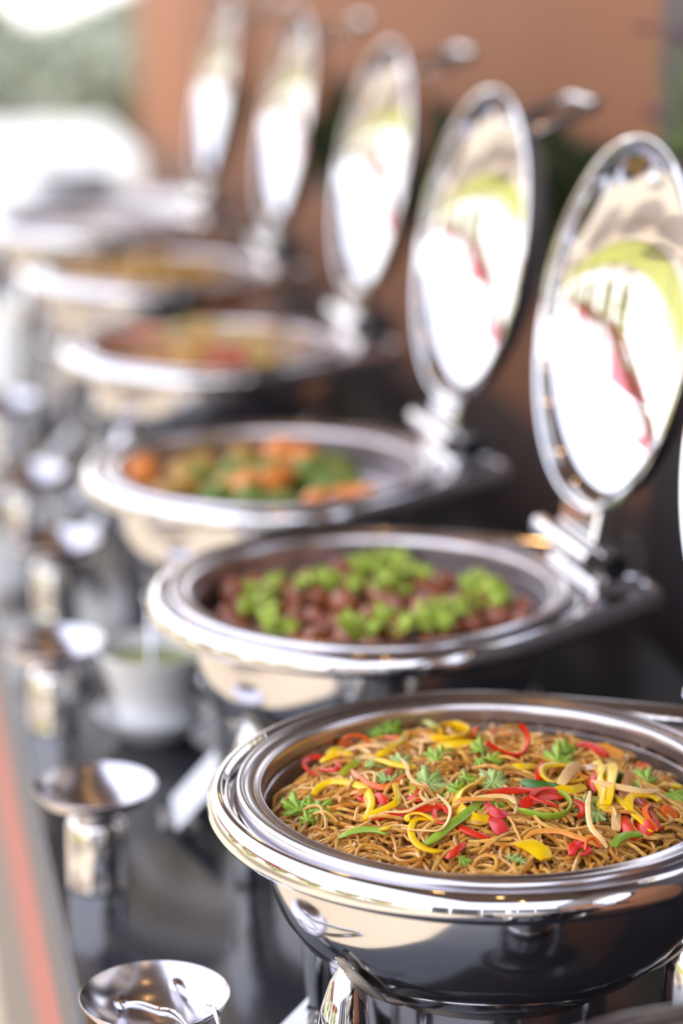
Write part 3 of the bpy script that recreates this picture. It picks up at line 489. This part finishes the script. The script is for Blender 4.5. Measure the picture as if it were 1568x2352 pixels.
SPRIGS = [
 ('bright coriander sprig against the left pan wall', [([-154.1, 8.2, 259.9], [-153.4, 28.5, 275.1], 17), ([-152.5, 9.8, 260.2], [-154.1, 16.2, 264.9], 12)]),
 ('large bright coriander leaf with three lobes at the left', [([-145.8, 9.8, 261.8], [-131.9, 14.7, 266.4], 14), ([-139.3, 1.1, 263.2], [-118.2, -3.8, 260.9], 17), ([-140.2, 1.9, 263.0], [-137.9, -9.6, 254.6], 15), ([-153.3, -12.7, 260.0], [-153.2, -8.7, 263.0], 9)]),
 ('blurred coriander tuft at the back left of the pan', [([-31.7, 169.1, 254.3], [-38.6, 178.4, 260.8], 14), ([-30.6, 169.3, 255.0], [-28.6, 178.7, 262.2], 14), ([-28.4, 167.5, 256.1], [-20.7, 172.0, 260.0], 14), ([-36.8, 168.0, 255.5], [-46.9, 171.9, 257.7], 10)]),
 ('pale coriander leaf under the straight yellow pepper strip', [([-57.5, 51.1, 273.5], [-63.4, 58.4, 278.6], 10), ([-56.5, 50.5, 273.6], [-48.9, 55.7, 278.0], 12), ([-78.5, 58.5, 270.7], [-81.2, 61.1, 272.4], 7)]),
 ('grey-green coriander sprig inside the orange-red pepper U', [([-79.5, 18.4, 272.9], [-83.8, 23.3, 276.3], 11), ([-77.1, 15.2, 273.3], [-74.2, 17.3, 275.1], 8), ([-65.5, 26.4, 274.2], [-55.4, 25.3, 274.1], 6)]),
 ('largest pale coriander leaf at the centre of the noodles', [([-53.3, -3.1, 275.8], [-39.2, 5.0, 282.8], 19), ([-52.2, -6.7, 275.9], [-39.2, -8.8, 275.2], 18), ([-52.6, 2.6, 275.9], [-49.9, 7.3, 279.6], 11)]),
 ('coriander sprig lying on the flat yellow band at the back', [([-30.9, 39.5, 276.1], [-28.8, 46.0, 281.1], 10), ([-21.1, 57.1, 275.2], [-11.7, 59.9, 277.9], 13), ([-26.2, 56.3, 275.1], [-32.8, 59.0, 276.7], 9), ([-26.5, 49.8, 275.6], [-29.3, 44.2, 271.3], 9)]),
 ('coriander sprig with a long stem next to the big red hook', [([11.7, 50.4, 276.0], [14.2, 60.3, 283.6], 13), ([9.7, 26.4, 277.4], [17.9, 31.1, 281.4], 14), ([3.0, 31.4, 277.2], [1.3, 26.6, 273.5], 8)]),
 ('ruffled coriander bunch right of the largest pale leaf', [([-6.0, -21.9, 277.6], [-10.3, -13.0, 284.0], 14), ([-5.2, -22.1, 277.6], [-2.8, -12.6, 284.9], 14), ([-4.4, -22.4, 277.6], [2.8, -15.3, 283.4], 14), ([-6.9, -21.7, 277.6], [1.9, -23.1, 277.2], 12), ([-6.4, -10.3, 277.9], [-11.9, -15.2, 273.9], 8)]),
 ('narrow coriander sprig across the wide yellow arc', [([-37.1, -24.3, 276.5], [-42.4, -29.1, 272.5], 11), ([-35.0, -20.7, 276.7], [-33.2, -16.8, 279.7], 9), ([-22.8, -7.0, 277.6], [-15.1, -3.3, 280.9], 11), ([-29.1, -11.7, 277.3], [-21.0, -12.2, 277.5], 5)]),
 ('small coriander leaf beneath the pinkish red pepper strip', [([-31.4, -64.5, 274.1], [-26.6, -66.1, 273.2], 10), ([-30.0, -63.1, 274.3], [-28.8, -67.3, 271.3], 7)]),
 ('dark coriander leaf behind the pale arching carrot shred', [([-18.6, -51.5, 275.7], [-10.6, -54.4, 274.1], 12), ([-16.8, -54.0, 275.6], [-5.1, -56.7, 274.3], 9)]),
 ('tall coriander sprig at the back right of the noodles', [([62.8, 12.8, 274.9], [67.8, 22.8, 282.7], 18), ([75.4, 38.3, 272.6], [76.2, 53.6, 284.1], 12), ([75.4, 38.3, 272.6], [84.7, 50.0, 282.0], 12), ([67.6, 12.6, 274.4], [73.7, 16.0, 277.3], 11), ([85.4, 51.1, 270.5], [99.4, 45.5, 267.3], 12)]),
 ('coriander leaf beside the upright pale carrot shred', [([52.9, -65.6, 272.6], [63.8, -73.5, 267.4], 17), ([52.0, -79.4, 271.1], [51.9, -85.5, 266.6], 11), ([52.7, -63.2, 272.8], [43.9, -71.0, 266.4], 10), ([57.0, -84.2, 270.1], [61.0, -88.9, 266.9], 9)]),
 ('coriander sprig with curved stem at the right of the noodles', [([123.3, -26.2, 265.9], [128.5, -19.6, 271.2], 13), ([124.8, -17.2, 265.9], [121.4, -13.4, 268.5], 9), ([115.4, -30.3, 267.2], [110.7, -30.1, 267.0], 7)]),
 ('coriander leaves at the far right edge of the pan', [([135.4, -45.8, 262.4], [136.6, -54.3, 256.1], 15), ([138.1, -45.2, 261.9], [144.1, -48.2, 260.0], 13)]),
 ('pale green coriander scrap at the front lip left of the thick yellow piece', [([-32.7, -134.0, 263.5], [-24.7, -130.4, 266.7], 10), ([-26.2, -137.5, 263.1], [-21.6, -136.9, 263.9], 6)]),
 ('flat green coriander scrap touching the front lip at centre', [([-67.3, -122.2, 263.2], [-53.9, -124.4, 262.4], 9)]),
]

KN = dict(y='pepper_strip', r='pepper_strip', o='pepper_strip', k='pepper_strip', g='pepper_strip', og='pepper_strip', dg='pepper_strip', p='carrot_shred', c='carrot_shred', w='carrot_shred')
TILT = Vector((0, -.75, .66)).normalized()
for c_, wd, mode, lab, P in STRIPS:
    W_ = [d2w(1, tuple(q / 1000 for q in p)) for p in P]
    if mode == 'e': W_ = [p + Vector((0, 0, -.001)) for p in W_]
    cen = sum(W_, Vector()) / len(W_); pts = [p - cen for p in spline(W_, 6)]; h = rnd.uniform(-.35, .35)
    th = (.0021 if c_ in 'rygkodg' else .0014) + wd * .00004; nn = len(pts)
    def wv(i, t, mode=mode, h=h, nn=nn):
        if mode == 'v': return Vector((0, -.25, 1))
        if mode == 'e': return TILT
        s_ = Vector((t.y, -t.x, 0)); s_ = s_.normalized() if s_.length > 1e-5 else Vector((1, 0, 0)); q = h + .45 * math.sin(3 * i / nn)
        u = t.cross(s_); return s_ * math.cos(q) + u * math.sin(q)
    o = obj(KN[c_], G().add(*ribbon(pts, wd / 920, th, wv, .5 if wd < 6 else .2)), V[c_], smooth=True, loc=cen, ang=38)
    tag(o, lab, 'carrot' if KN[c_][0] == 'c' else 'pepper', 'carrot shreds on the noodles' if KN[c_][0] == 'c' else 'pepper strips on the noodles')
# ---------------------------------------------------------------- coriander
def leaf_geo(a, b, L, seed, nrm=Vector((-.1, -.55, .8))):
    """three-lobed toothed leaf from base a towards b"""
    rr = random.Random(seed); a = Vector(a); d = (Vector(b) - a).normalized(); n = (nrm + Vector((rr.uniform(-.3, .3), rr.uniform(-.3, .3), 0))); n = (n - d * n.dot(d)).normalized(); s = n.cross(d)
    g = G(); rows = 4; pts = []; w_ = rr.uniform(.9, 1.12)
    LB = [(-.37, .27), (-.35, .62), (-.31, .80), (-.20, .70), (-.15, .96), (-.06, .84), (.0, 1.0), (.06, .84), (.15, .96), (.20, .70), (.30, .78), (.33, .55), (.37, .27)]
    for c0, l0 in ((-1.50, .62), (-.75, .86), (0, 1.0), (.75, .86), (1.50, .62)):
        l0 *= rr.uniform(.88, 1.1)
        for dp, q in LB: pts.append(((c0 + dp) * w_, L * l0 * (q if q > .3 else .44 / l0) * rr.uniform(.94, 1.05)))
    NO = len(pts) - 1
    v = [a]; f = []
    for k in range(1, rows + 1):
        q = k / rows
        for ph, r_ in pts:
            rad = r_ * (q if k == rows else q * (.8 + .2 * q)); cup = L * (.10 * math.sin(ph * 3 + seed) * q * q + .10 * math.cos(ph * 7.3) * q * q - .26 * q * q)
            v.append(a + d * math.cos(ph) * rad + s * math.sin(ph) * rad * .9 + n * cup)
    m = NO + 1
    for i in range(NO):
        f.append((0, 1 + i, 2 + i))
        for k in range(rows - 1): f.append((1 + k * m + i, 1 + (k + 1) * m + i, 2 + (k + 1) * m + i, 2 + k * m + i))
    top = [Vector(p) + n * .00035 for p in v]; g.add(v, [tuple(reversed(q)) for q in f]); g.add(top, f)
    e = [1 + (rows - 1) * m + i for i in range(m)]; nv = len(v); g.f += [(e[i], e[i + 1], e[i + 1] + nv, e[i] + nv) for i in range(m - 1)]
    return g
for si, (lab, LV) in enumerate(SPRIGS):
    base = [d2w(1, tuple(q / 1000 for q in l[0])) for l in LV]; cen = sum(base, Vector()) / len(base); cen.z = min(p.z for p in base) - .004
    e = empty('coriander_sprig', cen, 0, lab, 'herb', 'coriander sprigs on the noodles'); mt = M['leaf_pale'] if ('pale' in lab or 'grey' in lab) and 'wide' not in lab and 'behind' not in lab else M['leaf']
    for li, (A, B, L) in enumerate(LV):
        a = d2w(1, tuple(q / 1000 for q in A)) - cen; b = d2w(1, tuple(q / 1000 for q in B)) - cen
        obj('leaf', leaf_geo(a, b, L / 1000 * 1.22, si * 10 + li), mt, e, ang=0)
        obj('stem', G().add(*tube(spline([(0, 0, 0), a * .5 + Vector((0, 0, .001)), a], 4), .0006, 6)), M['stem'], e)

def ordinal_labels(os, pattern, axis=Vector((.98, -.201, 0))):
    W = ['leftmost', 'second from the left', 'third from the left', 'fourth from the left', 'fifth from the left', 'sixth from the left', 'seventh from the left', 'eighth from the left', 'ninth from the left', 'tenth from the left', 'eleventh from the left', 'twelfth from the left', 'thirteenth from the left', 'fourteenth from the left']
    q = sorted(os, key=lambda o: o.location.dot(axis))
    for k, o in enumerate(q): o['label'] = pattern % ('rightmost' if k == len(q) - 1 else W[k])
# ---------------------------------------------------------------- meatballs in dish 2
def chunk_fill(di, n, rad, z0, name, m, label, cat, group, seed, rmax=.155, sq=(1, 1, .85), amp=.2, z1=.0):
    rr = random.Random(seed); meshes = []; P = []
    for k in range(6):
        g = G().add(*lump(rad, seed * 7 + k, 2, amp, sq)); o = obj(name, g, m); meshes.append(o)
    tries = 0
    while len(P) < n and tries < 9000:
        tries += 1; th = rr.uniform(0, 2 * PI); r_ = rmax * math.sqrt(rr.random()); x, y = r_ * math.cos(th), r_ * math.sin(th)
        if all(math.hypot(x - a, y - b) > rad * 1.55 for a, b in P): P.append((x, y))
    for k, (x, y) in enumerate(P):
        o = meshes[k] if k < 6 else meshes[k % 6].copy()
        if k >= 6: col.objects.link(o)
        o.location = d2w(di, (x, y, z0 + z1 * (1 - math.hypot(x, y) / rmax) + rr.uniform(-.003, .004))); o.rotation_euler = (rr.uniform(-.3, .3), rr.uniform(-.3, .3), rr.uniform(0, 6.28)); s = rr.uniform(.8, 1.15); o.scale = (s, s, s)
        tag(o, label, cat, group)
def greens(di, spots, m, name, label, cat, group, size, z0, seed):
    L_ = []
    for k, (x, y) in enumerate(spots):
        cen = d2w(di, (x, y, z0)); e = empty(name, cen, 0, label, cat, group); rr = random.Random(seed + k); L_.append(e)
        for j in range(7):
            a = rr.uniform(0, 6.28); b0 = Vector((math.cos(a) * size * .25, math.sin(a) * size * .25, rr.uniform(0, .006))); obj('leaf', leaf_geo(b0, b0 + Vector((math.cos(a), math.sin(a), rr.uniform(.2, 1.2))), size * rr.uniform(.7, 1.1), seed * 9 + k * 10 + j, Vector((-.1, -.4, .9))), m, e, ang=0)
    ordinal_labels(L_, label)
def food_bed(di, name, m, z, lab, amp=.004, cat='sauce'):
    g = G().add(*lathe([(.1755, z - .004), (.165, z - .001), (.12, z + .002), (.06, z + .004), (.001, z + .005)], 64)); o = obj(name, g, m); o.location = d2w(di, (0, 0, 0)); tag(o, lab, cat, kind='stuff')
food_bed(2, 'meatball_gravy', M['gravy'], .226, 'dark gravy under the meatballs in the second dish')
chunk_fill(2, 70, .0145, .238, 'glazed_meatball', M['meat'], 'dark red glazed meatball among green leaves in the second dish', 'meatball', 'glazed meatballs in the second dish', 5, .158, z1=.008, amp=.45)
sp = [(-.091, .068), (-.111, .005), (-.047, .08), (-.015, .058), (.029, .099), (.055, .126), (.065, .075), (.033, .034), (.121, .017), (.117, -.021), (-.033, -.082), (.0, -.077), (.038, -.085), (.074, -.054), (-.11, -.06)]
greens(2, sp, M['lettuce'], 'curly_greens', 'bright green leaf tuft, %s among those on the meatballs', 'greens', 'leaf tufts in the second dish', .024, .252, 300)
# carrots, potato and broccoli in dish 3
food_bed(3, 'vegetable_gravy', M['gravy'], .222, 'brown gravy under the mixed vegetables in the third dish')
def put(di, name, m, pts, rad, z, label, cat, group, sq=(1, 1, .8), seed=1, amp=.25):
    L_ = []
    for k, (x, y) in enumerate(pts):
        o = obj(name, G().add(*lump(rad, seed + k, 2, amp, sq)), m, loc=d2w(di, (x, y, z))); o.rotation_euler = (0, 0, k * 1.7); tag(o, label, cat, group); L_.append(o)
    ordinal_labels(L_, label)
put(3, 'carrot_chunk', M['carrot'], [(-.004, -.025), (-.029, -.029), (.048, .12), (.066, .08), (-.14, .08), (-.148, .047), (.031, -.128), (.07, -.108), (.087, -.123), (.016, .014)], .024, .250, 'bright orange carrot chunk, %s in the blurred third dish', 'carrot', 'carrot chunks in the third dish')
put(3, 'potato_chunk', M['potato'], [(-.10, .01), (-.125, -.02), (-.09, .07), (-.05, -.01), (-.02, .02), (-.06, .10), (.0, .13), (.09, .01)], .024, .244, 'golden brown potato chunk, %s in the blurred third dish', 'potato', 'potato chunks in the third dish', seed=31)
put(3, 'broccoli_floret', M['broccoli'], [(-.065, -.04), (-.04, -.075), (-.03, .05), (.06, -.06), (.08, -.03), (.05, .02), (-.01, -.10), (.10, .05), (-.07, .045), (.02, .03), (.03, -.125)], .026, .246, 'green floret, %s in the blurred third dish', 'vegetable', 'green florets in the third dish', seed=61, amp=.5)
# salad in dish 4, simpler food beyond
food_bed(4, 'salad_dressing', M['potato'], .236, 'yellow-brown layer under the salad in the fourth dish')
rr = random.Random(77); sal = []
for k in range(70):
    th = rr.uniform(0, 6.28); r_ = .16 * math.sqrt(rr.random()); x, y = r_ * math.cos(th), r_ * math.sin(th)
    c_ = 'o' if x < -.07 and rr.random() < .7 else rr.choice(['g', 'og', 'y', 'p', 'c', 'p'])
    if -.04 < x < .03 and y < -.07: c_ = 'r'
    q = rr.uniform(0, PI); L = rr.uniform(.015, .03); P = [(x - L * math.cos(q), y - L * math.sin(q), 0), (x, y, .006), (x + L * math.cos(q), y + L * math.sin(q), 0)]
    W_ = [d2w(4, (a * min(1, .17 / max(.01, math.hypot(a, b))), b * min(1, .17 / max(.01, math.hypot(a, b))),   .266 + c + .014 * (1 - r_ / .16) + rr.uniform(0, .004))) for a, b, c in P]; cen = sum(W_, Vector()) / 3
    o = obj('salad_slice', G().add(*ribbon([p - cen for p in spline(W_, 3)], .014, .003, lambda i, t: Vector((t.y, -t.x, 0)), .4)), V[c_], loc=cen)
    nm = dict(o='orange-red', g='green', og='olive', y='yellow', p='pale orange', c='orange', r='red')[c_]
    tag(o, nm + ' vegetable slice in the blurred salad dish', 'vegetable', nm + ' slices in the fourth dish')
food_bed(5, 'rice_dish', M['potato'], .250, 'golden food filling the fifth dish', cat='food')
chunk_fill(5, 30, .018, .258, 'potato_piece', M['potato'], 'golden brown potato piece in the very blurred fifth dish', 'potato', 'potato pieces in the fifth dish', 9, .15)
food_bed(6, 'brown_stew', M['gravy'], .250, 'brown stew in the furthest dish', cat='food')

# ---------------------------------------------------------------- spoon rests on pedestals
def make_rest():
    root = empty('spoon_rest')
    obj('bowl', G().add(*lathe([(.0005, .0800), (.020, .0812), (.038, .0862), (.050, .0935), (.0575, .1015), (.0595, .1040), (.0602, .1032), (.0585, .1005), (.051, .0915), (.039, .0840), (.020, .0785), (.0005, .0775)], 72)), M['satin'], root, ang=80)
    obj('pedestal', G().add(*lathe([(.0005, .0785), (.012, .078), (.017, .074), (.026, .070), (.0285, .064), (.0290, .030), (.0290, .006), (.0300, .003), (.0300, .001), (.0005, .001)], 48)), M['chrome'], root, ang=50)
    return root
rest = make_rest()
RL = ['steel pedestal spoon rest nearest the camera, holding the tongs', 'steel pedestal spoon rest left of the white sauce cup', 'steel pedestal spoon rest behind and left of the white sauce cup', 'blurred steel spoon rest beside the carrot dish, fourth along the edge', 'blurred steel spoon rest at the left edge, fifth along', 'very blurred steel spoon rest, furthest along the edge']
for i, (x, y) in enumerate(((.207, 1.746), (.207, 2.201), (.206, 2.654), (.245, 3.082), (.235, 3.453), (.235, 3.95))):
    o = rest if i == 0 else copy_tree(rest); o.location = (x, y, T); tag(o, RL[i], 'spoon rest', 'pedestal spoon rests along the counter edge')
# tongs in the nearest rest
e = empty('serving_tongs', (.207, 1.746, T + .083), 0, 'steel serving tongs lying in the nearest spoon rest', 'tongs')
for P in ([(-.024, .018, .004), (-.012, .004, .010), (.000, -.025, .018), (.010, -.06, .030), (.022, -.13, .036)], [(.022, .030, .010), (.030, .005, .012), (.036, -.03, .020), (.040, -.062, .030), (.034, -.13, .036)]):
    a = obj('tong_arm', G().add(*tube(spline(P, 6), [.0016 + .001 * min(1, k / 8) for k in range(25)], 10, flat=1.4)), M['chrome'], e)
    g = G().add(*lump(.008, 3, 2, 0, (.8, 1.6, .25))); g.v = [(x + P[0][0], y + P[0][1] + .006, z + P[0][2]) for x, y, z in g.v]; obj('tong_tip', g, M['chrome'], a)
g = G().add(*tube(spline([(.022, -.13, .036), (.024, -.142, .036), (.032, -.142, .036), (.034, -.13, .036)], 5), .003, 10)); obj('tong_bend', g, M['chrome'], e)

# ---------------------------------------------------------------- white sauce cup
e = empty('saucer', (.315, 2.60, T), 0, 'white saucer under the cup of green sauce', 'saucer')
obj('plate', G().add(*lathe([(.0005, .004), (.030, .004), (.034, .0), (.038, .0), (.045, .010), (.060, .022), (.066, .030), (.0675, .032), (.066, .033), (.055, .026), (.040, .016), (.0005, .012)], 64)), M['porcelain'], e, ang=80)
e = empty('sauce_cup', (.315, 2.60, T + .014), 0, 'white porcelain cup of green sauce standing on its saucer', 'cup')
obj('cup', G().add(*lathe([(.0005, .0), (.040, .0), (.045, .004), (.046, .030), (.049, .045), (.057, .068), (.0635, .088), (.0650, .092), (.0630, .093), (.060, .086), (.054, .068), (.045, .05), (.0005, .045)], 64)), M['porcelain'], e, ang=80)
o = obj('green_sauce', G().add(*lathe([(.0565, .0745), (.03, .0745), (.0005, .0745)], 40)), M['sauce'], e)
e = empty('sauce_spoon', (.33, 2.63, T + .085), R(20), 'steel spoon standing in the green sauce cup', 'spoon')
obj('handle', G().add(*tube(spline([(-.03, -.03, -.002), (-.01, .01, .03), (.005, .04, .05), (.01, .06, .055)], 6), [.003] * 19, 8)), M['chrome'], e)

# ---------------------------------------------------------------- name cards on clips
CL = ['white dish card standing in front of the noodle dish', 'white dish card leaning in front of the meatball dish', 'white dish card in front of the carrot dish', 'blurred white dish card in front of the salad dish', 'very blurred white dish card, furthest along']
def make_card():
    root = empty('dish_card')
    th = R(42)
    def q(x, y, z): return (x * math.cos(th) + z * math.sin(th), y, .004 - x * math.sin(th) + z * math.cos(th))
    obj('card', G().add(*swap(box(-.0006, .0006, -.045, .045, .004, .074), q)), M['paper'], root, smooth=False)
    obj('card_base', G().add(*box(-.012, .030, -.025, .025, 0, .004, .001)), M['chrome'], root, smooth=False)
    obj('clip', G().add(*tube(spline([(.018, .0, .004), (.030, 0, .02), (.045, 0, .045), (.056, 0, .066), (.048, 0, .072)], 5), .003, 10)), M['chrome'], root)
    return root
card = make_card()
for i, (x, y, a) in enumerate(((.285, 1.77, -12), (.300, 2.345, -4), (.285, 3.35, -6), (.300, 3.90, -6), (.33, 3.65, -6))):
    o = card if i == 0 else copy_tree(card); o.location = (x, y, T); o.rotation_euler = (0, 0, R(a)); tag(o, CL[i], 'card', 'dish cards along the counter')

# ---------------------------------------------------------------- plate stacks at the far end
def plate_mesh(): return G().add(*lathe([(.0005, .003), (.075, .003), (.080, .0), (.085, .0), (.10, .006), (.135, .017), (.140, .0195), (.1395, .021), (.130, .018), (.095, .009), (.0005, .006)], 48))
pm = None
for si, (x, y, n, lab) in enumerate(((.61, 6.49, 13, 'white plate in the tall far stack'), (.465, 6.20, 8, 'white plate in the low left far stack'), (.76, 6.24, 8, 'white plate in the low right far stack'))):
    for k in range(n):
        if pm is None: pm = obj('dinner_plate', plate_mesh(), M['porcelain'], ang=80); o = pm
        else: o = pm.copy(); col.objects.link(o)
        o.location = (x + rnd.uniform(-.002, .002), y + rnd.uniform(-.002, .002), T + .0125 * k); o.rotation_euler = (0, 0, rnd.uniform(0, 6)); o.scale = (1.1, 1.1, 1.1) if si == 0 else (1, 1, 1); tag(o, ('topmost ' if k == n - 1 else 'bottom ' if k == 0 else '') + lab, 'plate', lab.replace('white plate in', 'plates of'))
# ---------------------------------------------------------------- orchid in front of the column
e = empty('orchid_spray', (1.10, 3.10, 1.31), 0, 'dark purple flowers before the column in the top right corner', 'flowers')
obj('bracket_vase', G().add(*lathe([(.0005, 0), (.03, 0), (.045, .05), (.03, .10), (.02, .12), (.024, .13)], 24)), M['column'], e)
for k in range(10):
    a = rnd.uniform(0, 6.28); r_ = rnd.uniform(.01, .06); z = .16 + rnd.uniform(0, .16); st = obj('flower_stem', G().add(*tube([(0, 0, .1), (r_ * .5 * math.cos(a), r_ * .5 * math.sin(a), z * .6 + .04), (r_ * math.cos(a), r_ * math.sin(a), z)], .0015, 6)), M['stem'], e)
    g = G()
    for j in range(5):
        b = j * 2 * PI / 5; c = Vector((r_ * math.cos(a), r_ * math.sin(a), z)); u = Vector((math.cos(b), math.sin(b), .3)) * .026; s_ = Vector((-math.sin(b), math.cos(b), 0)) * .012
        g.add([c, c + u * .5 - s_, c + u, c + u * .5 + s_], [(0, 1, 2, 3)])
    obj('bloom', g, M['orchid'], st, smooth=False)
